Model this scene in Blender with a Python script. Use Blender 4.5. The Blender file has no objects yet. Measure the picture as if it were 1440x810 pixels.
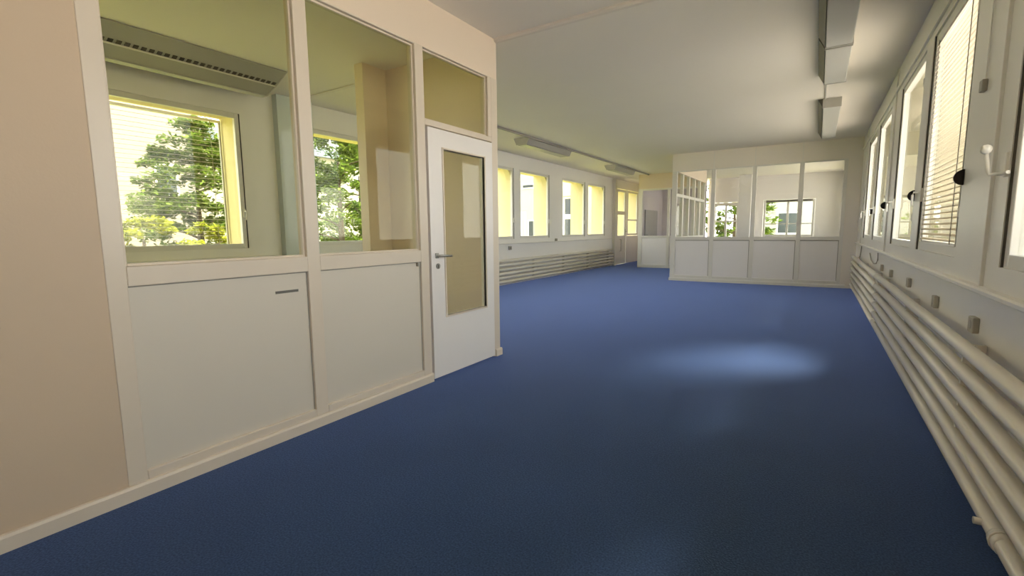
import bpy, bmesh, math, random
from mathutils import Vector, Matrix
R = random.Random(7)
SC = bpy.context.scene
COL = SC.collection

# ------------------------------------------------------------------ materials
def new_mat(name):
    m = bpy.data.materials.new(name); m.use_nodes = True
    nt = m.node_tree; nt.nodes.clear()
    out = nt.nodes.new('ShaderNodeOutputMaterial')
    return m, nt, out

def paint(name, col, rough=0.6, var=0.04, scale=3.0, bump=0.0, bscale=60, spec=0.35, metal=0.0):
    m, nt, out = new_mat(name)
    b = nt.nodes.new('ShaderNodeBsdfPrincipled')
    b.inputs['Roughness'].default_value = rough
    b.inputs['Metallic'].default_value = metal
    b.inputs['Specular IOR Level'].default_value = spec
    tc = nt.nodes.new('ShaderNodeTexCoord')
    n = nt.nodes.new('ShaderNodeTexNoise'); n.inputs['Scale'].default_value = scale; n.inputs['Detail'].default_value = 4
    nt.links.new(tc.outputs['Object'], n.inputs['Vector'])
    mx = nt.nodes.new('ShaderNodeMix'); mx.data_type = 'RGBA'
    mx.inputs['A'].default_value = tuple(c * (1 - var) for c in col) + (1,)
    mx.inputs['B'].default_value = tuple(min(1, c * (1 + var)) for c in col) + (1,)
    nt.links.new(n.outputs['Fac'], mx.inputs['Factor'])
    nt.links.new(mx.outputs['Result'], b.inputs['Base Color'])
    if bump:
        n2 = nt.nodes.new('ShaderNodeTexNoise'); n2.inputs['Scale'].default_value = bscale; n2.inputs['Detail'].default_value = 3
        nt.links.new(tc.outputs['Object'], n2.inputs['Vector'])
        bp = nt.nodes.new('ShaderNodeBump'); bp.inputs['Strength'].default_value = bump; bp.inputs['Distance'].default_value = 0.004
        nt.links.new(n2.outputs['Fac'], bp.inputs['Height']); nt.links.new(bp.outputs['Normal'], b.inputs['Normal'])
    nt.links.new(b.outputs['BSDF'], out.inputs['Surface'])
    return m

def glass(name, tint=(0.93, 0.95, 0.90), ior=1.5, gloss=1.0):
    m, nt, out = new_mat(name)
    tr = nt.nodes.new('ShaderNodeBsdfTransparent'); tr.inputs['Color'].default_value = tint + (1,)
    gl = nt.nodes.new('ShaderNodeBsdfGlossy'); gl.inputs['Roughness'].default_value = 0.015
    gl.inputs['Color'].default_value = (gloss, gloss, gloss, 1)
    lw = nt.nodes.new('ShaderNodeLayerWeight'); lw.inputs['Blend'].default_value = 0.5
    pw = nt.nodes.new('ShaderNodeMath'); pw.operation = 'POWER'; pw.inputs[1].default_value = 5.0
    ma = nt.nodes.new('ShaderNodeMath'); ma.operation = 'MULTIPLY_ADD'; ma.inputs[1].default_value = 0.9; ma.inputs[2].default_value = ((ior-1)/(ior+1))**2
    mx = nt.nodes.new('ShaderNodeMixShader')
    nt.links.new(lw.outputs['Facing'], pw.inputs[0]); nt.links.new(pw.outputs[0], ma.inputs[0]); nt.links.new(ma.outputs[0], mx.inputs['Fac'])
    nt.links.new(tr.outputs['BSDF'], mx.inputs[1]); nt.links.new(gl.outputs['BSDF'], mx.inputs[2])
    nt.links.new(mx.outputs['Shader'], out.inputs['Surface'])
    return m

def carpet_mat():
    m, nt, out = new_mat('carpet_blue')
    b = nt.nodes.new('ShaderNodeBsdfPrincipled'); b.inputs['Roughness'].default_value = 0.7
    b.inputs['Specular IOR Level'].default_value = 0.12
    b.inputs['Sheen Weight'].default_value = 1.0; b.inputs['Sheen Roughness'].default_value = 0.32; b.inputs['Sheen Tint'].default_value = (0.30, 0.42, 1, 1)
    tc = nt.nodes.new('ShaderNodeTexCoord')
    n = nt.nodes.new('ShaderNodeTexNoise'); n.inputs['Scale'].default_value = 140; n.inputs['Detail'].default_value = 3
    n2 = nt.nodes.new('ShaderNodeTexNoise'); n2.inputs['Scale'].default_value = 1.6; n2.inputs['Detail'].default_value = 5
    nt.links.new(tc.outputs['Object'], n.inputs['Vector']); nt.links.new(tc.outputs['Object'], n2.inputs['Vector'])
    cr = nt.nodes.new('ShaderNodeValToRGB')
    cr.color_ramp.elements[0].position = 0.35; cr.color_ramp.elements[0].color = (0.024, 0.048, 0.118, 1)
    cr.color_ramp.elements[1].position = 0.68; cr.color_ramp.elements[1].color = (0.054, 0.104, 0.230, 1)
    nt.links.new(n.outputs['Fac'], cr.inputs['Fac'])
    mx = nt.nodes.new('ShaderNodeMix'); mx.data_type = 'RGBA'; mx.blend_type = 'MULTIPLY'; mx.inputs['Factor'].default_value = 0.5
    cr2 = nt.nodes.new('ShaderNodeValToRGB')
    cr2.color_ramp.elements[0].position = 0.3; cr2.color_ramp.elements[0].color = (0.72, 0.72, 0.72, 1)
    cr2.color_ramp.elements[1].position = 0.7; cr2.color_ramp.elements[1].color = (1, 1, 1, 1)
    nt.links.new(n2.outputs['Fac'], cr2.inputs['Fac'])
    nt.links.new(cr.outputs['Color'], mx.inputs['A']); nt.links.new(cr2.outputs['Color'], mx.inputs['B'])
    nt.links.new(mx.outputs['Result'], b.inputs['Base Color'])
    bp = nt.nodes.new('ShaderNodeBump'); bp.inputs['Strength'].default_value = 0.5; bp.inputs['Distance'].default_value = 0.004
    nt.links.new(n.outputs['Fac'], bp.inputs['Height']); nt.links.new(bp.outputs['Normal'], b.inputs['Normal'])
    nt.links.new(b.outputs['BSDF'], out.inputs['Surface'])
    return m

def leaf_mat(name, c0, c1, trans=0.35):
    m, nt, out = new_mat(name)
    g = nt.nodes.new('ShaderNodeNewGeometry')
    cr = nt.nodes.new('ShaderNodeValToRGB')
    cr.color_ramp.elements[0].color = c0 + (1,); cr.color_ramp.elements[1].color = c1 + (1,)
    nt.links.new(g.outputs['Random Per Island'], cr.inputs['Fac'])
    d = nt.nodes.new('ShaderNodeBsdfDiffuse'); t = nt.nodes.new('ShaderNodeBsdfTranslucent')
    nt.links.new(cr.outputs['Color'], d.inputs['Color']); nt.links.new(cr.outputs['Color'], t.inputs['Color'])
    mx = nt.nodes.new('ShaderNodeMixShader'); mx.inputs['Fac'].default_value = trans
    nt.links.new(d.outputs['BSDF'], mx.inputs[1]); nt.links.new(t.outputs['BSDF'], mx.inputs[2])
    nt.links.new(mx.outputs['Shader'], out.inputs['Surface'])
    return m

def slat_mat():
    m, nt, out = new_mat('blind_slat')
    d = nt.nodes.new('ShaderNodeBsdfDiffuse'); t = nt.nodes.new('ShaderNodeBsdfTranslucent')
    d.inputs['Color'].default_value = (0.62, 0.56, 0.47, 1); t.inputs['Color'].default_value = (0.62, 0.56, 0.47, 1)
    mx = nt.nodes.new('ShaderNodeMixShader'); mx.inputs['Fac'].default_value = 0.2
    nt.links.new(d.outputs['BSDF'], mx.inputs[1]); nt.links.new(t.outputs['BSDF'], mx.inputs[2])
    nt.links.new(mx.outputs['Shader'], out.inputs['Surface'])
    return m

M = dict(
    wall=paint('wall_paint', (0.79, 0.67, 0.55), 0.45, 0.02, 1.5, 0.08, 90),
    partframe=paint('partition_frame', (0.71, 0.62, 0.51), 0.32, 0.02, 4.0, 0.03, 30, spec=0.5),
    leftwall=paint('left_wall_paint', (0.88, 0.86, 0.84), 0.4, 0.02, 2.0),
    softgrey=paint('soft_grey', (0.40, 0.37, 0.31), 0.5),
    coolwhite=paint('cool_white', (0.62, 0.68, 0.69), 0.6),
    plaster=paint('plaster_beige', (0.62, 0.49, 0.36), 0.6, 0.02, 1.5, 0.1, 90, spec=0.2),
    backwall=paint('back_wall_paint', (0.86, 0.80, 0.73), 0.6, 0.02, 1.5, 0.06, 90),
    roomwhite=paint('room_white', (0.88, 0.85, 0.84), 0.6, 0.02, 1.5, 0.06, 90),
    backpanel=paint('back_panel', (0.90, 0.87, 0.87), 0.4, 0.02, 2.0),
    doorwhite=paint('door_lacquer', (0.84, 0.80, 0.77), 0.3, 0.02, 2.0, 0.03, 40, spec=0.5),
    panel=paint('panel_white', (0.68, 0.62, 0.53), 0.38, 0.02, 2.0, 0.04, 40, spec=0.45),
    frame=paint('frame_white', (0.80, 0.775, 0.73), 0.32, 0.02, 4.0, 0.03, 30, spec=0.5),
    ceiling=paint('ceiling_paint', (0.85, 0.80, 0.74), 0.8, 0.03, 0.7, 0.1, 70, spec=0.15),
    ceiling_trim=paint('ceiling_trim', (0.78, 0.72, 0.66), 0.6),
    window_white=paint('window_lacquer', (0.76, 0.74, 0.70), 0.3, 0.03, 3.0, spec=0.5),
    radiator=paint('radiator_enamel', (0.80, 0.76, 0.68), 0.22, 0.02, 3.0, spec=0.6),
    carpet=carpet_mat(),
    glass=glass('partition_glass', (0.97, 0.97, 0.87), 1.24),
    wglass=glass('window_glass', (0.97, 0.98, 0.96), 1.4, 0.9),
    yellow=paint('facade_yellow', (0.76, 0.67, 0.41), 0.85, 0.05, 2.0, 0.3, 50, spec=0.1),
    cream=paint('facade_cream', (0.42, 0.39, 0.26), 0.85, 0.05, 2.0, 0.3, 50, spec=0.1),
    fixture=paint('luminaire_enamel', (0.56, 0.54, 0.52), 0.35, 0.02),
    diffuser=paint('luminaire_diffuser', (0.56, 0.55, 0.53), 0.3, 0.01),
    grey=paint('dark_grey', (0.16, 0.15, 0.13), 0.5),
    midgrey=paint('mid_grey', (0.34, 0.32, 0.28), 0.5),
    fixgrey=paint('reflector_grey', (0.42, 0.40, 0.36), 0.4),
    black=paint('black_rubber', (0.018, 0.013, 0.010), 0.5),
    steel=paint('brushed_steel', (0.42, 0.41, 0.39), 0.28, 0.03, metal=1.0),
    gap=paint('gap_dark', (0.10, 0.085, 0.065), 0.8),
    slat=slat_mat(),
    grass=paint('grass', (0.42, 0.41, 0.12), 0.95, 0.35, 4.0, spec=0.05),
    paving=paint('paving', (0.74, 0.67, 0.61), 0.9, 0.08, 2.0, spec=0.1),
    bark=paint('bark', (0.07, 0.05, 0.035), 0.9, 0.3, 8),
    pinkhouse=paint('pink_render', (0.21, 0.18, 0.185), 0.9, 0.05, spec=0.1),
    whitehouse=paint('white_render', (0.36, 0.34, 0.33), 0.9, 0.05, spec=0.1),
    roof=paint('slate_roof', (0.10, 0.12, 0.15), 0.8, 0.15, 6),
    darkpane=paint('dark_pane', (0.05, 0.06, 0.07), 0.15, spec=0.6),
    mauve=paint('mauve_wall', (0.60, 0.54, 0.58), 0.7),
    greydoor=paint('grey_door', (0.33, 0.31, 0.32), 0.5),
    leafA=leaf_mat('leaf_mid', (0.045, 0.085, 0.012), (0.20, 0.27, 0.05)),
    leafB=leaf_mat('leaf_lime', (0.17, 0.20, 0.02), (0.40, 0.40, 0.04)),
    leafC=leaf_mat('leaf_deep', (0.035, 0.07, 0.015), (0.14, 0.20, 0.05)),
)

# ------------------------------------------------------------------ mesh helpers
class MB:
    def __init__(s): s.bm = bmesh.new(); s.mats = []
    def mi(s, m):
        if m not in s.mats: s.mats.append(m)
        return s.mats.index(m)
    def box(s, x0, x1, y0, y1, z0, z1, mat='frame'):
        x0, x1 = min(x0, x1), max(x0, x1); y0, y1 = min(y0, y1), max(y0, y1); z0, z1 = min(z0, z1), max(z0, z1)
        v = [s.bm.verts.new(p) for p in ((x0,y0,z0),(x1,y0,z0),(x1,y1,z0),(x0,y1,z0),(x0,y0,z1),(x1,y0,z1),(x1,y1,z1),(x0,y1,z1))]
        i = s.mi(mat)
        for q in ((0,3,2,1),(4,5,6,7),(0,1,5,4),(1,2,6,5),(2,3,7,6),(3,0,4,7)):
            f = s.bm.faces.new([v[k] for k in q]); f.material_index = i
        return s
    def prism(s, pts, axis, a, b, mat='frame'):
        # pts: polygon in the other two coordinates, extruded along axis from a to b
        def P(u, w, t):
            return {'y': (u, t, w), 'x': (t, u, w), 'z': (u, w, t)}[axis]
        A = [s.bm.verts.new(P(u, w, a)) for u, w in pts]; B = [s.bm.verts.new(P(u, w, b)) for u, w in pts]
        i = s.mi(mat); fs = [s.bm.faces.new(A[::-1]), s.bm.faces.new(B)]
        n = len(pts)
        for k in range(n): fs.append(s.bm.faces.new((A[k], A[(k+1) % n], B[(k+1) % n], B[k])))
        for f in fs: f.material_index = i
        return s
    def tube(s, pts, r, n=12, mat='frame', cap=True):
        i = s.mi(mat); pts = [Vector(p) for p in pts]; rings = []
        for k, p in enumerate(pts):
            d = (pts[min(k+1, len(pts)-1)] - pts[max(k-1, 0)]).normalized()
            u = d.cross(Vector((0, 0, 1)) if abs(d.z) < 0.9 else Vector((1, 0, 0))).normalized(); w = d.cross(u)
            rr = r[k] if isinstance(r, (list, tuple)) else r
            rings.append([s.bm.verts.new(p + rr * (u * math.cos(t*2*math.pi/n) + w * math.sin(t*2*math.pi/n))) for t in range(n)])
        for a, b in zip(rings, rings[1:]):
            for t in range(n):
                f = s.bm.faces.new((a[t], a[(t+1) % n], b[(t+1) % n], b[t])); f.material_index = i; f.smooth = True
        if cap:
            for rg in (rings[0], rings[-1][::-1]):
                f = s.bm.faces.new(rg); f.material_index = i
        return s
    def ball(s, c, r, mat='frame', seg=14):
        res = bmesh.ops.create_uvsphere(s.bm, u_segments=seg, v_segments=seg//2+2, radius=r, matrix=Matrix.Translation(c))
        i = s.mi(mat)
        for f in {f for v in res['verts'] for f in v.link_faces}: f.material_index = i; f.smooth = True
        return s

WLOC = {}
def build(name, mb, parent=None, origin=None, bevel=0.0, kind=None, label=None, cat=None, group=None):
    bmesh.ops.recalc_face_normals(mb.bm, faces=mb.bm.faces)
    co = [v.co for v in mb.bm.verts]
    if origin is None:
        lo = Vector([min(c[i] for c in co) for i in range(3)]); hi = Vector([max(c[i] for c in co) for i in range(3)])
        origin = Vector(((lo.x+hi.x)/2, (lo.y+hi.y)/2, lo.z))
    origin = Vector(origin)
    for v in mb.bm.verts: v.co -= origin
    me = bpy.data.meshes.new(name); mb.bm.to_mesh(me); mb.bm.free()
    for m in mb.mats: me.materials.append(M[m])
    o = bpy.data.objects.new(name, me); COL.objects.link(o)
    WLOC[o] = origin
    if parent is not None:
        o.parent = parent; o.location = origin - WLOC[parent]
    else: o.location = origin
    if bevel:
        b = o.modifiers.new('bevel', 'BEVEL'); b.width = bevel; b.segments = 2; b.limit_method = 'ANGLE'
    tag(o, label, cat, group, kind)
    return o
def tag(o, label=None, cat=None, group=None, kind=None):
    if label: o['label'] = label
    if cat: o['category'] = cat
    if group: o['group'] = group
    if kind: o['kind'] = kind
def empty(name, loc, label=None, cat=None, group=None, kind=None):
    o = bpy.data.objects.new(name, None); COL.objects.link(o); o.location = loc; o.empty_display_size = .1
    WLOC[o] = Vector(loc); tag(o, label, cat, group, kind); return o
def dup(root, loc, label=None):
    r = root.copy(); COL.objects.link(r); r.location = loc; WLOC[r] = Vector(loc)
    if label: r['label'] = label
    for ch in [c for c in bpy.data.objects if c.parent == root]:
        c = ch.copy(); COL.objects.link(c); c.parent = r
        for g in [q for q in bpy.data.objects if q.parent == ch]:
            d = g.copy(); COL.objects.link(d); d.parent = c
    return r

def cut_wall(mb, ax, a0, a1, u0, u1, z0, z1, ops, mat):
    """slab between a0..a1 across the wall (ax = 'x' wall faces x), u along it, with rectangular openings (ua,ub,za,zb)"""
    def bx(ua, ub, za, zb):
        if ub - ua < 1e-4 or zb - za < 1e-4: return
        if ax == 'x': mb.box(a0, a1, ua, ub, za, zb, mat)
        else: mb.box(ua, ub, a0, a1, za, zb, mat)
    cur = u0
    for ua, ub, za, zb in sorted(ops):
        bx(cur, ua, z0, z1); bx(ua, ub, z0, za); bx(ua, ub, zb, z1); cur = ub
    bx(cur, u1, z0, z1)

# ------------------------------------------------------------------ key dimensions
H = 2.85
XL = -2.488          # face of the glazed partition on the left
XR = 0.64            # face of the window wall on the right
XM = -5.70           # face of the far-left window wall
YB = 11.16           # face of the glazed partition at the back
Y0 = -4.0
YE = 17.8
RW = [(-3.4, -2.25), (0.0, 1.15), (1.53, 2.68), (3.55, 4.68), (5.08, 6.25), (7.12, 8.27), (8.66, 9.78), (11.5, 12.6), (12.9, 14.0), (14.3, 15.4), (15.7, 16.8)]
LW = [(-3.6, -2.3), (-2.1, -0.8), (0.15, 1.4), (1.7, 3.0), (3.98, 5.2), (5.5, 6.8), (7.65, 8.9), (9.25, 10.55), (11.37, 12.72), (13.03, 14.25)]
ZA, ZB = 1.055, 2.49

# ------------------------------------------------------------------ shell
mb = MB(); mb.box(XM, XR+0.05, Y0, YE, -0.1, 0.0, 'carpet'); build('floor', mb, kind='structure')
mb = MB(); mb.box(XM-0.5, XR+0.5, Y0-0.2, YE+0.3, H, H+0.3, 'ceiling'); build('ceiling', mb, kind='structure')
FW = 0.055
def ops_of(W): return [(a-FW, b+FW, ZA-FW, ZB+FW) for a, b in W]
# right window wall: lacquered window bank inside, rendered facade outside
mb = MB()
cut_wall(mb, 'x', XR, XR+0.06, Y0, YE, 0.90, H, ops_of(RW), 'window_white')
mb.box(XR+0.03, XR+0.06, Y0, YE, 0, 0.90, 'window_white')
cut_wall(mb, 'x', XR+0.06, XR+0.46, Y0, YE, -0.4, H, ops_of(RW), 'cream')
build('wall_right', mb, kind='structure')
# left window wall
mb = MB()
door_ops = [(15.30, 16.32, 0.0, 2.56), (16.42, 17.60, 0.96, 2.56)]
cut_wall(mb, 'x', XM-0.06, XM, Y0, YE, 0.0, H, ops_of(LW)+door_ops, 'leftwall')
cut_wall(mb, 'x', XM-0.46, XM-0.06, Y0, YE, -0.4, H, ops_of(LW)+door_ops, 'yellow')
for a, b in LW[4:]:
    rr = .32; zt = ZB+FW
    for yc, sg in ((a-FW, 1), (b+FW, -1)):
        pts = [(yc, zt)] + [(yc+sg*(rr-rr*math.cos(t*math.pi/16)), zt-rr+rr*math.sin(t*math.pi/16)) for t in range(9)]
        mb.prism([(p[0], p[1]) for p in pts], 'x', XM-0.20, XM-0.065, 'yellow')
build('wall_left', mb, kind='structure')
# rear wall behind the camera, end walls
mb = MB(); mb.box(XM-0.46, XR+0.46, Y0-0.2, Y0, -0.4, H, 'wall'); build('wall_rear', mb, kind='structure')

def make_window(n, face, sgn, a, b, handle=True, hside=1):
    """sash window in a wall facing -sgn*x; face = wall face x; sgn=+1 outside is +x"""
    X = lambda d: face + sgn*d
    root = MB()
    root.box(X(0.012), X(0.058), a-FW, a, ZA-FW, ZB+FW, 'window_white'); root.box(X(0.012), X(0.058), b, b+FW, ZA-FW, ZB+FW, 'window_white')
    root.box(X(0.012), X(0.058), a, b, ZA-FW, ZA, 'window_white'); root.box(X(0.012), X(0.058), a, b, ZB, ZB+FW, 'window_white')
    w = build('window_%d' % n, root, kind='structure', bevel=0.003)
    p = MB(); p.box(X(0.036), X(0.042), a, b, ZA, ZB, 'wglass'); build('window_pane', p, w)
    g = MB()   # dark rubber gasket line round the sash
    for (u0, u1) in ((a-FW-.004, a-FW+.008), (b+FW-.008, b+FW+.004)): g.box(X(0.004), X(0.014), u0, u1, ZA-FW, ZB+FW, 'gap')
    build('gasket', g, w)
    if handle:
        hy = b + 0.03 if hside > 0 else a - 0.03
        h = MB()
        h.box(X(-0.006), X(0.012), hy-0.014, hy+0.014, 1.36, 1.46, 'frame')
        h.tube([(X(-0.004), hy, 1.43), (X(-0.045), hy, 1.43), (X(-0.050), hy, 1.41), (X(-0.050), hy-0.01, 1.33)], 0.008, 10, 'frame')
        build('window_handle', h, w, bevel=0.002)
    hm = MB()
    for z in (1.25, 2.3): hm.tube([(X(0.004), (a-0.045 if hside > 0 else b+0.045), z-0.03), (X(0.004), (a-0.045 if hside > 0 else b+0.045), z+0.03)], 0.009, 8, 'frame')
    build('hinge', hm, w)
    return w
n = 0
for i, (a, b) in enumerate(RW):
    n += 1; make_window(n, XR, +1, a, b, handle=(i != 2), hside=1)
for i, (a, b) in enumerate(LW):
    n += 1; make_window(n, XM, -1, a, b, hside=1)

# window ledge below the right-hand windows
mb = MB(); mb.prism([(XR+0.03, 0.872), (XR-0.028, 0.872), (XR-0.034, 0.878), (XR-0.034, 0.892), (XR-0.028, 0.90), (XR+0.03, 0.902)], 'y', Y0, YB-0.002, 'window_white')
build('trim_1', mb, kind='structure')
# left wall ledge
mb = MB(); mb.box(XM, XM+0.05, 6.0, 14.9, 0.885, 0.905, 'window_white'); mb.box(XM, XM+0.05, Y0, 3.4, 0.885, 0.905, 'window_white'); build('trim_2', mb, kind='structure', bevel=.003)
# vertical cover strips between window banks on the right
k = 3
for y in (2.93, 6.68, 10.2):
    mb = MB(); mb.box(XR-0.014, XR+0.001, y-0.012, y+0.012, 0.903, H-0.001, 'window_white')
    build('trim_%d' % k, mb, kind='structure', bevel=.002); k += 1
# head rail above right windows
mb = MB(); mb.box(XR-0.018, XR+0.001, Y0, YB-0.005, 2.60, 2.64, 'window_white'); build('trim_%d' % k, mb, kind='structure', bevel=.004); k += 1
# ceiling joint strip
mb = MB(); mb.prism([(3.60, H), (3.60, H-0.016), (3.615, H-0.028), (3.65, H-0.028), (3.665, H-0.016), (3.665, H)], 'x', XL+0.002, XR-0.003, 'ceiling_trim')
build('trim_%d' % k, mb, kind='structure'); k += 1
mb = MB(); mb.prism([(3.74, H), (3.74, H-0.012), (3.79, H-0.012), (3.79, H)], 'x', XM+0.01, -4.06, 'ceiling_trim')
build('trim_%d' % k, mb, kind='structure'); k += 1

# ------------------------------------------------------------------ left glazed partition (office)
T = 0.09; XB = XL - T      # back face
mb = MB()
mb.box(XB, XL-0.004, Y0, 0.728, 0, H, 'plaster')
mb.box(XB, XL-0.004, 0.728, 3.64, 2.512, H, 'wall')
build('wall_partition_left', mb, kind='structure')
fr = MB()
F = lambda y0, y1, z0, z1, d=0.0: fr.box(XB+0.01, XL+d, y0, y1, z0, z1, 'partframe')
F(0.728, 0.802, 0.0, 2.512)
F(1.665, 1.748, 0.0, 2.512)
F(2.605, 2.692, 0.0, 2.512)
F(3.545, 3.640, 0.0, 2.512)
F(0.802, 1.665, 0.947, 1.034); F(1.748, 2.605, 0.947, 1.034)
F(0.802, 1.665, 0.0, 0.110); F(1.748, 2.605, 0.0, 0.110)
F(2.692, 3.545, 1.960, 2.002)
F(0.802, 1.665, 2.500, 2.512); F(1.748, 2.605, 2.500, 2.512); F(2.692, 3.545, 2.505, 2.512); F(3.495, 3.545, 2.002, 2.505)
part = build('wall_partition_frame', fr, kind='structure', bevel=0.004)
for y0, y1, z0, z1 in ((0.802, 1.665, 0.110, 0.947), (1.748, 2.605, 0.110, 0.947)):
    mb = MB(); mb.box(XL-0.05, XL-0.018, y0, y1, z0, z1, 'panel'); p = build('lower_panel', mb, part)
    # dark shadow joint round the panel
    mb = MB()
    mb.box(XL-0.019, XL-0.0165, y0, y1, z1-0.006, z1, 'midgrey'); mb.box(XL-0.019, XL-0.0165, y1-0.006, y1, z0, z1, 'midgrey')
    build('panel_joint', mb, p)
    if y0 < 1:
        mb = MB(); mb.box(XL-0.018, XL-0.013, 1.468, 1.603, 0.836, 0.850, 'grey'); build('vent_slot', mb, p)
    else:
        mb = MB(); mb.box(XL-0.018, XL+0.004, 2.566, 2.592, 0.915, 0.945, 'midgrey'); build('panel_catch', mb, p, bevel=.003)
for y0, y1, z0, z1 in ((0.802, 1.665, 1.034, 2.5), (1.748, 2.605, 1.034, 2.5), (2.692, 3.495, 2.002, 2.505)):
    mb = MB(); mb.box(XL-0.045, XL-0.040, y0, y1, z0, z1, 'glass'); p = build('glass_pane', mb, part)
    mb = MB()      # glazing beads
    e = 0.012
    mb.box(XL-0.039, XL-0.022, y0, y0+e, z0, z1, 'partframe'); mb.box(XL-0.039, XL-0.022, y1-e, y1, z0, z1, 'partframe')
    mb.box(XL-0.039, XL-0.022, y0+e, y1-e, z0, z0+e, 'partframe'); mb.box(XL-0.039, XL-0.022, y0+e, y1-e, z1-e, z1, 'partframe')
    build('glazing_bead', mb, p, bevel=0.002)
# door
dy0, dy1, dz1 = 2.712, 3.545, 1.950
gy0, gy1, gz0, gz1 = 2.878, 3.420, 0.498, 1.805
mb = MB()
for b in ((dy0, gy0, 0.012, dz1), (gy1, dy1, 0.012, dz1), (gy0, gy1, 0.012, gz0), (gy0, gy1, gz1, dz1)):
    mb.box(XL-0.045, XL+0.004, *b, 'doorwhite')
door = build('door_1', mb, kind='structure')
mb = MB(); mb.box(XL-0.024, XL-0.019, gy0, gy1, gz0, gz1, 'glass'); build('door_pane', mb, door)
mb = MB(); e = 0.014
mb.box(XL-0.018, XL+0.012, gy0-e, gy0, gz0-e, gz1+e, 'partframe'); mb.box(XL-0.018, XL+0.012, gy1, gy1+e, gz0-e, gz1+e, 'partframe')
mb.box(XL-0.018, XL+0.012, gy0, gy1, gz0-e, gz0, 'partframe'); mb.box(XL-0.018, XL+0.012, gy0, gy1, gz1, gz1+e, 'partframe')
build('glazing_bead', mb, door, bevel=0.003)
mb = MB(); hy, hz = 2.775, 0.985
mb.box(XL+0.004, XL+0.011, hy-0.018, hy+0.018, hz-0.02, hz+0.02, 'steel')
mb.tube([(XL+0.01, hy, hz), (XL+0.048, hy, hz), (XL+0.055, hy+0.012, hz), (XL+0.055, hy+0.12, hz-0.004)], 0.009, 12, 'steel')
build('door_handle', mb, door, bevel=0.002)
mb = MB(); mb.tube([(XL+0.004, hy+0.01, hz-0.082), (XL+0.010, hy+0.01, hz-0.082)], 0.022, 18, 'steel')
mb.box(XL+0.010, XL+0.013, hy+0.004, hy+0.014, hz-0.10, hz-0.072, 'grey'); build('keyhole_plate', mb, door)
# dark rebate behind the door gap
mb = MB(); mb.box(XL-0.05, XL-0.046, 2.692, 2.712, 0, 1.96, 'gap'); build('trim_%d' % k, mb, kind='structure'); k += 1
# skirting
mb = MB(); mb.prism([(XL-0.001, 0), (XL+0.016, 0), (XL+0.016, 0.055), (XL+0.010, 0.066), (XL-0.001, 0.068)], 'y', Y0, 2.692, 'partframe')
mb.prism([(XL-0.001, 0), (XL+0.016, 0), (XL+0.016, 0.055), (XL+0.010, 0.066), (XL-0.001, 0.068)], 'y', 3.56, 3.655, 'partframe')
build('baseboard_left', mb, kind='structure')
# end walls of the office
mb = MB()
mb.box(-4.02, XB-0.001, 3.64, 3.74, 0, H, 'wall'); mb.box(-4.02, -3.90, 3.34, 3.639, 0, H, 'wall')
build('wall_office_end', mb, kind='structure')
# pilaster in the office beside its window
mb = MB(); mb.box(XM+0.001, XM+0.10, 3.46, 3.94, 0.0, H-0.001, 'coolwhite'); build('wall_pilaster', mb, kind='structure', bevel=.004)

# ------------------------------------------------------------------ back glazed partition
BT = 0.09
mb = MB(); mb.box(-2.84, XR, YB+0.004, YB+BT, 2.475, H, 'backwall'); mb.box(0.40, XR, YB+0.004, YB+BT, 0, 2.475, 'backwall')
mb.box(-2.84, -2.76, YB+BT, 14.6, 2.475, H, 'wall')
build('wall_back', mb, kind='structure')
fr = MB()
posts = [(-2.84, -2.735), (-2.005, -1.925), (-1.205, -1.125), (-0.365, -0.285), (0.36, 0.42)]
for a, b in posts: fr.box(a, b, YB, YB+BT-.01, 0, 2.475, 'frame')
cells = [(posts[i][1], posts[i+1][0]) for i in range(4)]
for a, b in cells:
    fr.box(a, b, YB, YB+BT-.01, 0.93, 1.0, 'frame'); fr.box(a, b, YB, YB+BT-.01, 0, 0.13, 'frame'); fr.box(a, b, YB, YB+BT-.01, 2.45, 2.475, 'frame')
back = build('wall_back_frame', fr, kind='structure', bevel=0.004)
for a, b in cells:
    mb = MB(); mb.box(a, b, YB+0.022, YB+0.05, 0.13, 0.93, 'backpanel'); p = build('lower_panel', mb, back)
    mb = MB(); mb.box(a, b, YB+0.0205, YB+0.022, 0.915, 0.93, 'midgrey'); mb.box(b-0.012, b, YB+0.0205, YB+0.022, 0.13, 0.915, 'midgrey'); build('panel_joint', mb, p)
    mb = MB(); mb.box(a, b, YB+0.04, YB+0.045, 1.0, 2.45, 'wglass'); build('glass_pane', mb, back)
mb = MB(); mb.prism([(YB+0.001, 0), (YB-0.016, 0), (YB-0.016, 0.055), (YB-0.008, 0.068), (YB+0.001, 0.07)], 'x', -2.855, 0.50, 'frame')
build('baseboard_back', mb, kind='structure')
# seams of the boards above the glass
for x in (-1.965, -1.165, -0.325):
    mb = MB(); mb.box(x-0.006, x+0.006, YB-0.002, YB+0.004, 2.476, H-0.001, 'frame'); build('trim_%d' % k, mb, kind='structure', bevel=.001); k += 1
# side glazing of the back room (posts seen in perspective)
fr = MB(); XS = -2.84
sp = [11.30, 11.95, 12.60, 13.25, 13.90, 14.55]
for y in sp: fr.box(XS, XS+0.07, y-0.04, y+0.04, 0, 2.474, 'frame')
fr.box(XS+.005, XS+0.065, 11.34, 14.51, 0.93, 1.0, 'frame'); fr.box(XS+.005, XS+0.065, 11.34, 14.51, 1.93, 2.0, 'frame'); fr.box(XS+.02, XS+0.05, 11.34, 14.51, 0, 0.93, 'panel')
side = build('wall_side_frame', fr, kind='structure', bevel=.004)
for a, b in zip(sp, sp[1:]):
    mb = MB(); mb.box(XS+0.03, XS+0.035, a+.04, b-.04, 1.0, 1.93, 'wglass'); build('glass_pane', mb, side)
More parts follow.
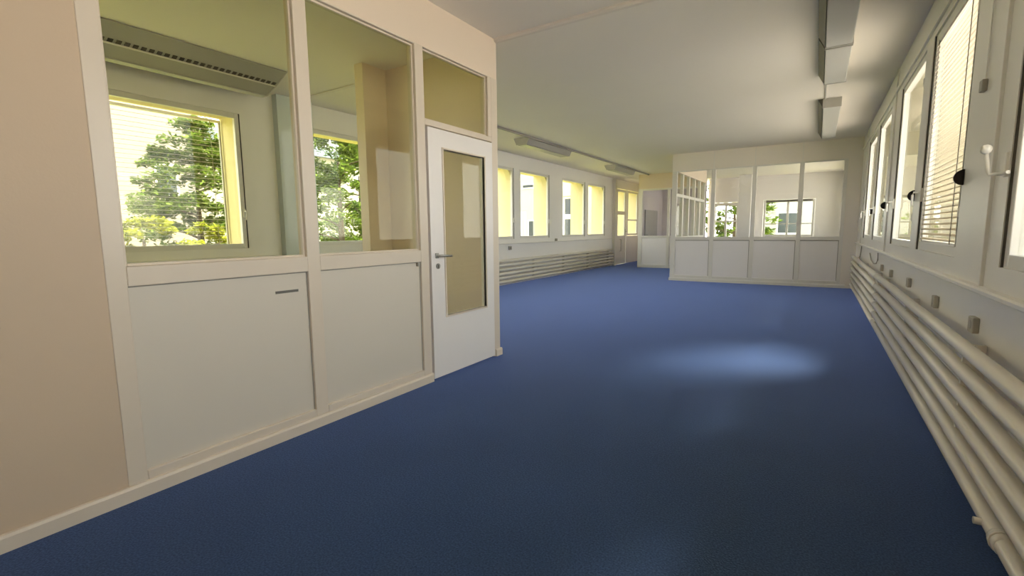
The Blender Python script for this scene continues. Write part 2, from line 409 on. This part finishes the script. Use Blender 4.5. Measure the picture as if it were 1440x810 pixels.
# second, farther partition
YF = 14.6
mb = MB(); mb.box(-4.72, -2.77, YF+0.004, YF+0.09, 2.41, H, 'wall'); mb.box(-4.72, -4.64, YF+0.09, YE, 0, H, 'mauve')
build('wall_back_far', mb, kind='structure')
fr = MB()
for a, b in ((-4.72, -4.60), (-3.84, -3.77), (-2.93, -2.845)): fr.box(a, b, YF, YF+0.08, 0, 2.41, 'frame')
for a, b in ((-4.60, -3.84), (-3.77, -2.93)):
    fr.box(a, b, YF, YF+0.08, 0.92, 0.985, 'frame'); fr.box(a, b, YF, YF+0.08, 0, 0.10, 'frame'); fr.box(a, b, YF, YF+0.08, 2.36, 2.41, 'frame')
far = build('wall_far_frame', fr, kind='structure', bevel=.004)
for a, b in ((-4.60, -3.84), (-3.77, -2.93)):
    mb = MB(); mb.box(a, b, YF+0.02, YF+0.05, 0.10, 0.92, 'backpanel'); build('lower_panel', mb, far)
    mb = MB(); mb.box(a, b, YF+0.04, YF+0.045, 0.985, 2.36, 'wglass'); build('glass_pane', mb, far)
# grey door on the side wall behind it
mb = MB(); mb.box(-4.64, -3.2, 17.0, 17.08, 0, H, 'mauve'); build('wall_inner_end', mb, kind='structure')
mb = MB(); mb.box(-4.638, -4.60, 14.98, 16.30, 0.01, 1.80, 'greydoor'); d2 = build('door_2', mb, kind='structure', bevel=.003)
mb = MB(); mb.tube([(-4.60, 15.1, 1.0), (-4.55, 15.1, 1.0), (-4.545, 15.2, 1.0)], 0.009, 8, 'steel'); build('door_handle', mb, d2)
# rear wall of the back room: glazed door, column, window
mb = MB()
cut_wall(mb, 'y', 17.40, 17.48, -3.2, XR, 0, H, [(-3.05, -2.22, 0.0, 2.05), (-1.52, -0.10, 0.90, 2.08)], 'roomwhite')
build('wall_end', mb, kind='structure')
mb = MB()
for a, b in ((-3.04, -2.96), (-2.66, -2.60), (-2.31, -2.23)): mb.box(a, b, 17.41, 17.46, 0.02, 2.04, 'window_white')
for z0, z1 in ((0.02, 0.9), (1.40, 1.45), (1.94, 2.04)):
    mb.box(-2.96, -2.66, 17.41, 17.46, z0, z1, 'window_white'); mb.box(-2.60, -2.31, 17.41, 17.46, z0, z1, 'window_white')
d3 = build('door_3', mb, kind='structure')
mb = MB(); mb.box(-2.96, -2.31, 17.43, 17.436, 0.9, 1.94, 'wglass'); build('door_pane', mb, d3)
mb = MB()
for a, b, c, d in ((-1.51, -1.45, 0.91, 2.07), (-0.17, -0.11, 0.91, 2.07), (-0.86, -0.80, 0.97, 2.0)): mb.box(a, b, 17.41, 17.46, c, d, 'window_white')
mb.box(-1.45, -0.17, 17.41, 17.46, 0.91, 0.97, 'window_white'); mb.box(-1.45, -0.17, 17.41, 17.46, 2.0, 2.07, 'grey'); mb.box(-1.45, -0.17, 17.42, 17.45, 1.30, 1.33, 'window_white')
wn = build('window_%d' % (n+1), mb, kind='structure'); n += 1
mb = MB(); mb.box(-1.45, -0.17, 17.432, 17.438, 0.97, 2.0, 'wglass'); build('window_pane', mb, wn)
mb = MB(); mb.box(-2.16, -1.80, 16.6, 16.9, 0, H-0.001, 'roomwhite'); build('wall_column', mb, kind='structure', bevel=.01)
# far-left door and window on the window wall
mb = MB(); X0, X1 = XM-0.05, XM-0.005
for a, b, c, d in ((15.32, 15.48, 0.01, 2.54), (16.16, 16.30, 0.01, 2.54), (15.48, 16.16, 0.01, 0.98), (15.48, 16.16, 1.69, 1.81), (15.48, 16.16, 2.46, 2.54)):
    mb.box(X0, X1, a, b, c, d, 'window_white')
d4 = build('door_4', mb, kind='structure', bevel=.003)
mb = MB(); mb.box(XM-.03, XM-.024, 15.48, 16.16, .98, 2.46, 'wglass'); build('door_pane', mb, d4)
mb = MB(); mb.box(X1, X1+.01, 16.20, 16.26, .95, 1.2, 'steel'); mb.tube([(X1+.01, 16.23, 1.12), (X1+.06, 16.23, 1.12), (X1+.065, 16.1, 1.12)], .011, 10, 'steel')
mb.tube([(X1+.005, 15.7, .85), (X1+.05, 15.7, .85), (X1+.05, 15.7, .45), (X1+.005, 15.7, .45)], .012, 8, 'steel'); build('door_handle', mb, d4)
mb = MB()
for a, b, c, d in ((16.44, 16.52, .98, 2.54), (17.50, 17.58, .98, 2.54), (16.52, 17.50, .98, 1.04), (16.52, 17.50, 2.48, 2.54), (16.52, 17.50, 1.5, 1.55)):
    mb.box(X0, X1, a, b, c, d, 'window_white')
wn = build('window_%d' % (n+1), mb, kind='structure', bevel=.003); n += 1
mb = MB(); mb.box(XM-.03, XM-.024, 16.52, 17.50, 1.04, 2.48, 'wglass'); build('window_pane', mb, wn)
mb = MB(); mb.box(XM-.46, -4.72, YE-.15, YE, 0, H, 'wall'); build('wall_far_corner', mb, kind='structure')
mb = MB(); mb.box(XM, XM+0.09, 14.98, 15.12, 0, H-.001, 'window_white'); build('trim_%d' % k, mb, kind='structure', bevel=.003); k += 1

# ------------------------------------------------------------------ radiators
def radiator(x, sgn, y0, y1, zs, r, label, group, valve_end=None, feet=True):
    """horizontal-tube radiator; sgn=-1: room is towards -x"""
    root = empty('radiator', (x, (y0+y1)/2, 0), label, 'radiator', group)
    for z in zs:
        t = MB(); t.tube([(x, y0, z), (x, y0+.012, z), (x, (y0+y1)/2, z), (x, y1-.012, z), (x, y1, z)], [r*.55, r, r, r, r*.55], 14, 'radiator')
        build('tube', t, root)
    for y in (y0+0.07, y1-0.07):
        h = MB(); h.box(x-sgn*(r*0.2)-0.012, x-sgn*(r*0.2)+0.014, y-0.022, y+0.022, zs[0]-r*.6, zs[-1]+r*.6, 'radiator')
        build('header', h, root, bevel=.004)
    nb = max(2, int((y1-y0)/1.3))
    for i in range(nb):
        y = y0+0.35+(y1-y0-0.7)*i/(nb-1)
        h = MB(); h.box(x-sgn*0.004, (XR+.029 if sgn < 0 else XM+.001), y-0.012, y+0.012, zs[0]-r*.3, zs[-1]+r*0.3, 'radiator')
        build('bracket', h, root)
    if valve_end is not None:
        v = MB(); z = zs[0]; y = valve_end
        v.tube([(x, y-.035, z), (x, y-.03, z), (x, y-.018, z), (x, y+.018, z), (x, y+.03, z), (x, y+.035, z)], [r*1.0, r*1.18, r*1.18, r*1.18, r*1.18, r*1.0], 14, 'radiator')
        build('coupling', v, root)
        v = MB(); v.tube([(x-.01, y+.12, z), (x+sgn*(r+.02), y+.12, z)], .013, 10, 'radiator'); build('bleed_valve', v, root)
        v = MB(); v.tube([(x, y-.008, z), (x, y+.008, z)], r*1.3, 14, 'radiator'); build('coupling_ring', v, root)
    return root
ZR = [0.105+0.104*i for i in range(6)]
RX = 0.588
radiator(RX, -1, -0.8, 6.60, ZR, 0.031, 'white tubular radiator along the right wall, nearer to the viewer', 'tubular radiators', valve_end=2.14)
radiator(RX, -1, 6.68, 10.95, ZR, 0.031, 'white tubular radiator at the far end of the right wall, ending at the glazed partition', 'tubular radiators')
ZL = [0.08+0.09*i for i in range(6)]
radiator(XM+0.075, 1, 6.2, 14.85, ZL, 0.037, 'long white tubular radiator under the far left windows', 'tubular radiators')

# ------------------------------------------------------------------ things on the right wall
for i, (y, z) in enumerate(((3.08, .70), (3.97, .695), (5.03, .715), (6.15, .70), (6.98, .70))):
    words = ['nearest', 'second nearest', 'third', 'fourth', 'farthest'][i]
    root = empty('wall_outlet', (XR+.03, y, z), 'small grey square outlet box above the right radiator, %s of five' % words, 'outlet', 'grey outlet boxes above the right radiator')
    m_ = MB(); m_.box(XR+.03, XR+.004, y-.042, y+.042, z-.038, z+.038, 'softgrey'); build('box', m_, root, bevel=.005)
    m_ = MB(); m_.tube([(XR+.004, y, z), (XR+.0025, y, z)], .022, 16, 'midgrey'); build('socket', m_, root)
# dark round stops / strap winders
def disc(y, z, r, label):
    d = empty('round_stop', (XR, y, z-r), label, 'stop', 'round dark stops sticking out between the right windows')
    m_ = MB(); pts = [(XR-.001-r*math.sin(t*math.pi/20), z-r*math.cos(t*math.pi/20)) for t in range(21)]
    m_.prism(pts, 'y', y-.008, y+.008, 'black'); build('disc', m_, d, bevel=.002)
    m_ = MB(); m_.box(XR-.014, XR-.001, y+.008, y+.03, z-.02, z+.02, 'midgrey'); build('mounting', m_, d, bevel=.002)
disc(3.46, 1.43, .042, 'dark round stop at the near side of the slatted blind')
disc(5.00, 1.42, .044, 'dark round stop at the window just past the slatted blind')
disc(6.98, 1.42, .042, 'dark round stop on the pillar past the second pair of windows')
disc(8.52, 1.40, .042, 'dark round stop farthest down the right wall')
# white cranked handle on the nearest window
m_ = MB(); hy = 2.765
m_.box(XR-.010, XR+.012, hy-.016, hy+.016, 1.37, 1.47, 'frame')
root = build('window_crank', m_, bevel=.004, label='white cranked window handle with a ball knob, at the right edge of the photo', cat='handle')
m_ = MB(); m_.tube([(XR-.010, hy-.06, 1.385), (XR-.014, hy, 1.385), (XR-.05, hy+.012, 1.385), (XR-.055, hy+.012, 1.40), (XR-.068, hy+.0, 1.475)], .0075, 12, 'frame'); build('lever', m_, root)
m_ = MB(); m_.ball((XR-.070, hy-.002, 1.487), .020, 'frame'); build('knob', m_, root)
# blind strap and guide on the pillar
m_ = MB(); m_.box(XR-.022, XR, 3.185, 3.235, 1.81, 1.865, 'midgrey'); root = build('strap_guide', m_, bevel=.004, label='small grey strap guide on the pillar right of the slatted blind', cat='strap guide')
m_ = MB(); m_.box(XR-.009, XR-.005, 3.20, 3.218, 1.865, 2.59, 'window_white'); build('strap', m_, root)
# cable loop at the far end
m_ = MB(); m_.tube([(XR+.02, 10.2, .86), (XR+.01, 10.2, .70), (XR-.0, 10.15, .66)], .007, 8, 'midgrey')
build('cable', m_, label='short straight grey cable on the wall by the corner with the back partition', cat='cable')
m_ = MB()
m_.tube([(XR+.02, 7.55, .86), (XR+.018, 7.5, .76), (XR+.012, 7.6, .71), (XR+.012, 7.9, .69), (XR+.014, 8.3, .72), (XR+.018, 8.6, .80)], .007, 8, 'midgrey')
build('cable', m_, label='thin grey cable looping on the wall above the far right radiator', cat='cable')

# blinds
def blind(xf, sgn, a, b, z0, z1, tilt, label, pitch=.052, width=.05, group=None, deep=.03):
    root = empty('slatted_blind', (xf, (a+b)/2, z0), label, 'blind', group)
    s = MB(); z = z0+.03
    while z < z1-.04:
        dx, dz = width/2*math.cos(tilt), width/2*math.sin(tilt)
        pts = [(xf-dx, z-dz), (xf-dx*.3, z-dz*.3+.003), (xf+dx*.3, z+dz*.3+.003), (xf+dx, z+dz), (xf+dx*.3, z+dz*.3+.0018), (xf-dx*.3, z-dz*.3+.0018)]
        s.prism(pts, 'y', a+.02, b-.02, 'slat'); z += pitch
    build('slats', s, root)
    h = MB(); h.box(xf-deep, xf+deep, a+.01, b-.01, z1-.03, z1, 'frame'); build('head_rail', h, root, bevel=.003)
    h = MB(); h.box(xf-deep*.8, xf+deep*.8, a+.02, b-.02, z0, z0+.018, 'frame'); build('bottom_rail', h, root, bevel=.003)
    for y in (a+.12, b-.12):
        c = MB(); c.tube([(xf-sgn*deep, y, z0+.01), (xf-sgn*deep, y, z1-.02)], .0028, 6, 'midgrey'); build('ladder_cord', c, root)
    for y in (a+.008, b-.008):
        c = MB(); c.box(xf-deep*.7, xf+deep*.7, y-.008, y+.008, z0, z1, 'midgrey'); build('guide_rail', c, root)
    return root
blind(XR+.017, 1, 3.552, 4.678, ZA+.002, ZB-.002, math.radians(32), 'cream slatted blind fully lowered in the second window from the right', pitch=.034, width=.025, deep=.013)
blind(XM-.43, -1, 1.66, 3.04, ZA-.03, ZB+.03, math.radians(0), 'pale slatted blind with open slats outside the office window', pitch=.048, width=.013, deep=.02)

# ------------------------------------------------------------------ luminaires
def batten(y0, y1, label):
    x0, x1, zb = -.035, .165, 2.73
    root = empty('ceiling_light', ((x0+x1)/2, (y0+y1)/2, zb), label, 'ceiling light', 'box lights above the right side')
    m_ = MB(); m_.box(x0, x1, y0, y1, zb+.03, H-.001, 'fixture'); build('housing', m_, root, bevel=.003)
    m_ = MB(); m_.box(x0+.004, x1-.004, y0+.02, y1-.02, zb, zb+.03, 'diffuser'); build('diffuser', m_, root, bevel=.006)
    m_ = MB(); m_.prism([(x0-.002, zb+.01), (x0-.002, H-.002), (x0-.055, H-.002), (x0-.055, H-.012)], 'y', y0+.01, y1-.01, 'grey'); build('side_strip', m_, root)  # dark sloped strip along the left side of the housing
    for y, d in ((y0, .006), (y1, -.006)):
        m_ = MB(); m_.box(x0-.003, x1+.003, y-d, y+d*2, zb-.002, H-.002, 'fixture'); build('end_cap', m_, root, bevel=.002)
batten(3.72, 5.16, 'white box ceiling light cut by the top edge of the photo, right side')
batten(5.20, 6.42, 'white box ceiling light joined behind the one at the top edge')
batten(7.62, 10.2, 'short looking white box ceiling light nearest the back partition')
m_ = MB(); m_.box(-.018, -.004, 6.44, 7.60, H-.016, H-.0005, 'fixture'); build('conduit', m_, bevel=.002, label='thin white conduit on the ceiling between the two right lights', cat='conduit')

def trough(xc, y0, y1, label, w=.11, wing=.2, zb=2.73, slots=True, group='trough lights on the left side'):
    root = empty('ceiling_light', (xc, (y0+y1)/2, zb), label, 'ceiling light', group)
    m_ = MB(); m_.prism([(xc-w, zb), (xc+w, zb), (xc+w+.012, zb+.02), (xc+w+wing, H-.012), (xc+w+wing, H-.002), (xc-w-wing, H-.002), (xc-w-wing, H-.012), (xc-w-.012, zb+.02)], 'y', y0, y1, 'fixgrey')
    build('housing', m_, root, bevel=.003)
    m_ = MB(); m_.box(xc-w+.012, xc+w-.012, y0+.02, y1-.02, zb-.012, zb-.0005, 'fixgrey'); build('diffuser', m_, root, bevel=.004)
    if slots:
        m_ = MB(); y = y0+.04
        while y < y1-.05:
            m_.box(xc+w+.000, xc+w+.012, y, y+.034, zb+.004, zb+.024, 'grey'); y += .055
        build('louvre_slots', m_, root)
        m_ = MB(); m_.box(xc+w-.001, xc+w+.014, y0, y1, zb-.006, zb+.002, 'frame'); build('bright_rim', m_, root)
    for y, d in ((y0, .006), (y1, -.006)):
        m_ = MB(); m_.prism([(xc-w-.01, zb-.006), (xc+w+.01, zb-.006), (xc+w+wing+.01, H-.004), (xc-w-wing-.01, H-.004)], 'y', y-d, y+d, 'fixture'); build('end_cap', m_, root)
def office_light(xc, y0, y1, label):
    root = empty('ceiling_light', (xc, (y0+y1)/2, 2.67), label, 'ceiling light', 'trough lights on the left side')
    m_ = MB(); m_.prism([(xc-.05, 2.67), (xc+.05, 2.67), (xc+.22, 2.745), (xc+.44, H-.012), (xc+.44, H-.001), (xc-.44, H-.001), (xc-.44, H-.012), (xc-.22, 2.745)], 'y', y0, y1, 'fixgrey')
    h_ = build('housing', m_, root, bevel=.003)
    m_ = MB(); y = y0+.04
    while y < y1-.05:
        m_.prism([(xc+.226, 2.744), (xc+.226, 2.750), (xc+.262, 2.766), (xc+.264, 2.759)], 'y', y, y+.036, 'gap'); y += .058
    build('louvre_slots', m_, h_)
    m_ = MB(); m_.prism([(xc+.205, 2.734), (xc+.222, 2.733), (xc+.227, 2.742), (xc+.215, 2.744)], 'y', y0, y1, 'frame'); build('bright_rim', m_, root)
    m_ = MB(); m_.box(xc-.045, xc+.045, y0+.02, y1-.02, 2.66, 2.6695, 'diffuser'); build('diffuser', m_, root)
    for y, d in ((y0, .006), (y1, -.006)):
        m_ = MB(); m_.prism([(xc-.055, 2.664), (xc+.055, 2.664), (xc+.23, 2.738), (xc+.45, H-.004), (xc-.45, H-.004), (xc-.23, 2.738)], 'y', y-d, y+d, 'fixture'); build('end_cap', m_, root)
office_light(-5.20, .9, 3.08, 'grey trough ceiling light with a slotted edge inside the glazed office')
trough(-4.60, 7.5, 9.25, 'grey flat ceiling light nearer of the two above the far left windows', w=.10, wing=.06, slots=False)
trough(-4.60, 11.9, 13.4, 'grey flat ceiling light farther of the two above the far left windows', w=.10, wing=.06, slots=False)
m_ = MB(); m_.box(-4.44, -4.405, 4.4, 15.8, H-.035, H-.0005, 'midgrey'); build('cable_trunking', m_, bevel=.003, label='thin dark trunking strip along the ceiling above the far left windows', cat='trunking')

# sockets on the far left wall
for y, z, l in ((8.75, .80, 'small socket on the far left wall nearest the office door'), (10.95, .93, 'small dark socket on the far left wall between the window pairs')):
    m_ = MB(); m_.box(XM+.001, XM+.03, y-.05, y+.05, z-.04, z+.04, 'midgrey'); r_ = build('wall_outlet', m_, bevel=.005, label=l, cat='outlet')
    m_ = MB(); m_.tube([(XM+.03, y, z), (XM+.032, y, z)], .022, 14, 'grey'); build('socket', m_, r_)

mb = MB(); mb.box(XR+.46, XR+1.72, Y0-.5, 5.6, H+.12, H+.3, 'cream'); mb.box(XR+.46, XR+1.72, 7.1, YE+.5, H+.12, H+.3, 'cream'); build('added_sun_blocker', mb, kind='structure')  # unseen overhang added to block the sun; its break lets a carpet patch through
# ------------------------------------------------------------------ outdoors
mb = MB(); mb.box(-70, XM-0.46, -60, 70, -0.6, -0.4, 'grass'); mb.box(XM-.46, XR+.46, YE+.3, 70, -.6, -.4, 'grass'); build('lawn', mb, kind='structure')
mb = MB(); mb.box(XR+.46, 60, -60, 70, -.6, -.4, 'paving'); mb.box(XM-.46, XR+.46, -60, Y0-.2, -.6, -.4, 'paving'); build('paved_yard', mb, kind='structure')

def foliage(c, rad, nclus, nleaf, size, mat, crown=1.0, seed=1, squash=.6):
    r = random.Random(seed); m_ = MB(); i = m_.mi(mat); bm = m_.bm
    for q in range(nclus):
        while True:
            p = Vector((r.uniform(-1, 1), r.uniform(-1, 1), r.uniform(-1, 1)))
            if p.length < 1: break
        p = p.normalized() * (p.length ** .45)
        taper = 1 - .45*crown*(p.z+1)/2
        cc = Vector(c) + Vector((p.x*rad[0]*taper, p.y*rad[1]*taper, p.z*rad[2]))
        cr = r.uniform(.20, .36) * (rad[0]+rad[1])*.34
        for l in range(nleaf):
            d = Vector((r.gauss(0, 1), r.gauss(0, 1), r.gauss(0, 1)*squash)).normalized() * cr * (r.random() ** .4)
            d.z *= squash
            o = cc + d; s = size*r.uniform(.6, 1.3)
            u = Vector((r.uniform(-1, 1), r.uniform(-1, 1), r.uniform(-.6, .3))).normalized()
            w = u.cross(Vector((r.uniform(-.5, .5), r.uniform(-.5, .5), 1))).normalized()
            vs = [bm.verts.new(o + u*a + w*b) for a, b in ((-s, 0), (0, -s*.42), (s, 0), (0, s*.42))]
            f = bm.faces.new(vs); f.material_index = i
    return m_
def tree(x, y, h, rad, mat, label, seed, ncl=60, nl=90, size=.075, trunk=True, base=-.4, cat='tree', group=None, name='garden_tree', zc=None):
    root = empty(name, (x, y, base), label, cat, group)
    zc = zc if zc is not None else h-rad[2]
    build('foliage', foliage((x, y, zc), rad, ncl, nl, size, mat, seed=seed), root)
    t = MB(); r = random.Random(seed)
    top = Vector((x, y, zc+rad[2]*.4))
    t.tube([(x, y, base), (x+.04, y-.03, (base+zc)/2), top], [.10, .08, .02] if trunk else [.03, .025, .01], 8, 'bark')
    for q in range(7):
        a = r.uniform(0, 6.28); zz = zc - rad[2]*.6 + rad[2]*1.0*q/7
        t.tube([(x, y, zz), (x+math.cos(a)*rad[0]*.35, y+math.sin(a)*rad[1]*.35, zz+.15), (x+math.cos(a)*rad[0]*.7, y+math.sin(a)*rad[1]*.7, zz+.22)], [.03, .02, .008], 6, 'bark')
    build('trunk', t, root)
tree(-12.0, 5.35, 3.75, (1.1, 1.55, 1.85), 'leafA', 'layered green tree seen through the office window', 3, 130, 130, .07)
tree(-13.5, 8.1, 3.6, (1.5, 1.5, 1.9), 'leafC', 'darker green tree behind and right of the layered one outside the office window', 4, 80, 90)
tree(-10.3, 7.9, 4.6, (1.3, 1.25, 2.5), 'leafA', 'tall green tree seen through the second pane of the office', 5, 110, 110)
tree(-8.5, 3.0, 1.56, (.6, 1.0, .9), 'leafB', 'yellow-green bush at the lower left of the office window', 6, 45, 110, .055, False, cat='bush', name='garden_bush')
tree(-10.2, 4.6, 1.40, (.45, .8, .8), 'leafB', 'yellow-green bush at the foot of the layered tree', 7, 40, 100, .055, False, cat='bush', name='garden_bush')
tree(-8.5, 4.95, 1.25, (.6, .6, .7), 'leafA', 'low green bush at the right foot of the layered tree', 8, 40, 100, .05, False, cat='bush', name='garden_bush')
tree(-17.5, 14.5, 5.5, (2.4, 2.4, 3.0), 'leafC', 'distant green tree beyond the second office pane', 9, 90, 80, .13)
tree(-3.2, 23.5, 4.2, (2.0, 1.4, 2.2), 'leafA', 'green tree outside the glazed door of the back room', 11, 80, 70, .12)
tree(-2.6, 26.0, 1.5, (1.0, .8, .8), 'leafC', 'dark bush outside the window of the back room', 12, 50, 70, .10, False, cat='bush', name='garden_bush')

def house(x0, x1, y0, y1, h, wm, label, wins=(), roofh=1.8):
    root = empty('house', ((x0+x1)/2, (y0+y1)/2, -.4), label, 'house')
    m_ = MB(); m_.box(x0, x1, y0, y1, -.4, h, wm); build('walls', m_, root)
    m_ = MB(); xm = (x0+x1)/2
    m_.prism([(x0-.4, h), (x1+.4, h), (xm, h+roofh)], 'y', y0-.4, y1+.4, 'roof'); build('roof', m_, root)
    for (face, a, b, c, d) in wins:
        m_ = MB(); g = MB()
        if face == 'x1':
            m_.box(x1, x1+.05, a, b, c, d, 'frame'); g.box(x1+.05, x1+.06, a+.1, b-.1, c+.1, d-.1, 'darkpane')
        else:
            m_.box(a, b, y0-.05, y0, c, d, 'frame'); g.box(a+.1, b-.1, y0-.06, y0-.05, c+.1, d-.1, 'darkpane')
        w_ = build('window', m_, root); build('pane', g, w_)
house(-36, -27, 4, 12.4, 10.0, 'pinkhouse', 'pale pink house left of the tree outside the office window', [('x1', 10.2, 11.2, 3.0, 4.6)])
house(-40, -30, 13.4, 25, 6.5, 'whitehouse', 'white house with a slate roof behind the trees outside the office', [('x1', 15, 16.4, 1.8, 3.2), ('x1', 18, 19.4, 1.8, 3.2)])
house(-3.5, 9, 34, 42, 4.4, 'whitehouse', 'pale house seen through the window of the back room', [('y0', -2.2, -1.0, .8, 2.2), ('y0', .2, 1.4, .8, 2.2)])
house(-27, -15.5, 31, 38, 6.5, 'whitehouse', 'white house beyond the end of the yellow wing', [('y0', -19.0, -17.9, 4.3, 4.7), ('y0', -18.5, -17.9, .7, 2.0)])
# wing of the building standing out to the left
root = empty('building_wing', (-7.8, 18.6, -.4), 'yellow building wing with a white window beyond the far left windows', 'building')
m_ = MB(); cut_wall(m_, 'y', 18.1, 18.5, -9.9, XM-.47, -.4, 3.6, [(-9.15, -8.4, .7, 2.6)], 'yellow'); m_.box(-9.9, XM-.47, 18.5, 22, -.4, 3.6, 'yellow'); build('walls', m_, root)
m_ = MB()
for a, b, c, d in ((-9.15, -9.05, .7, 2.6), (-8.5, -8.4, .7, 2.6), (-9.05, -8.5, .7, .8), (-9.05, -8.5, 1.65, 1.85), (-9.05, -8.5, 2.5, 2.6)): m_.box(a, b, 18.2, 18.3, c, d, 'frame')
w_ = build('window', m_, root); m_ = MB(); m_.box(-9.05, -8.5, 18.24, 18.26, .8, 2.5, 'darkpane'); build('pane', m_, w_)
m_ = MB(); m_.prism([(-10.2, 3.6), (XM-.5, 3.6), (XM-.5, 4.4)], 'y', 17.8, 22.3, 'roof'); build('roof', m_, root)

# ------------------------------------------------------------------ light
w = bpy.data.worlds.new('sky'); SC.world = w; w.use_nodes = True
nt = w.node_tree; nt.nodes.clear()
out = nt.nodes.new('ShaderNodeOutputWorld'); bg = nt.nodes.new('ShaderNodeBackground')
tc = nt.nodes.new('ShaderNodeTexCoord'); sx = nt.nodes.new('ShaderNodeSeparateXYZ')
cr = nt.nodes.new('ShaderNodeValToRGB')
cr.color_ramp.elements[0].position = 0.0; cr.color_ramp.elements[0].color = (1.0, 0.96, 0.92, 1)
cr.color_ramp.elements[1].position = 0.6; cr.color_ramp.elements[1].color = (0.86, 0.93, 1.0, 1)
nt.links.new(tc.outputs['Generated'], sx.inputs[0]); nt.links.new(sx.outputs['Z'], cr.inputs['Fac'])
nt.links.new(cr.outputs['Color'], bg.inputs['Color']); bg.inputs['Strength'].default_value = 1.5
nt.links.new(bg.outputs['Background'], out.inputs['Surface'])

sd = bpy.data.lights.new('sun', 'SUN'); sd.energy = 4.5; sd.angle = math.radians(20); sd.color = (1.0, 0.93, 0.80)
so = bpy.data.objects.new('sun', sd); COL.objects.link(so)
so.rotation_euler = Vector((1.23, 1.05, 1.75)).to_track_quat('Z', 'Y').to_euler()

# ------------------------------------------------------------------ camera
yaw, pitch, roll, f, h = 0.5729, 0.12, -0.0101, 663.19, 1.1693
cy, sy, cp, sp_ = math.cos(yaw), math.sin(yaw), math.cos(pitch), math.sin(pitch)
fwd = Vector((-sy*cp, cy*cp, -sp_)); right = Vector((cy, sy, 0)); up = right.cross(fwd)
r2 = math.cos(roll)*right + math.sin(roll)*up; u2 = -math.sin(roll)*right + math.cos(roll)*up
cam = bpy.data.cameras.new('camera'); co = bpy.data.objects.new('camera', cam); COL.objects.link(co)
rot = Matrix((r2, u2, -fwd)).transposed().to_4x4()
co.matrix_world = Matrix.Translation((0, 0, h)) @ rot
cam.sensor_width = 36; cam.lens = f/1440*36; cam.clip_start = 0.02; cam.clip_end = 300
SC.camera = co

SC.view_settings.view_transform = 'Standard'; SC.view_settings.look = 'None'
SC.view_settings.gamma = 1; SC.view_settings.use_curve_mapping = False
SC.view_settings.exposure = 2.1
c = SC.cycles
c.max_bounces = 14; c.diffuse_bounces = 8; c.glossy_bounces = 4; c.transmission_bounces = 6; c.transparent_max_bounces = 24
c.sample_clamp_indirect = 6; c.use_denoising = True
c.caustics_reflective = False; c.caustics_refractive = False
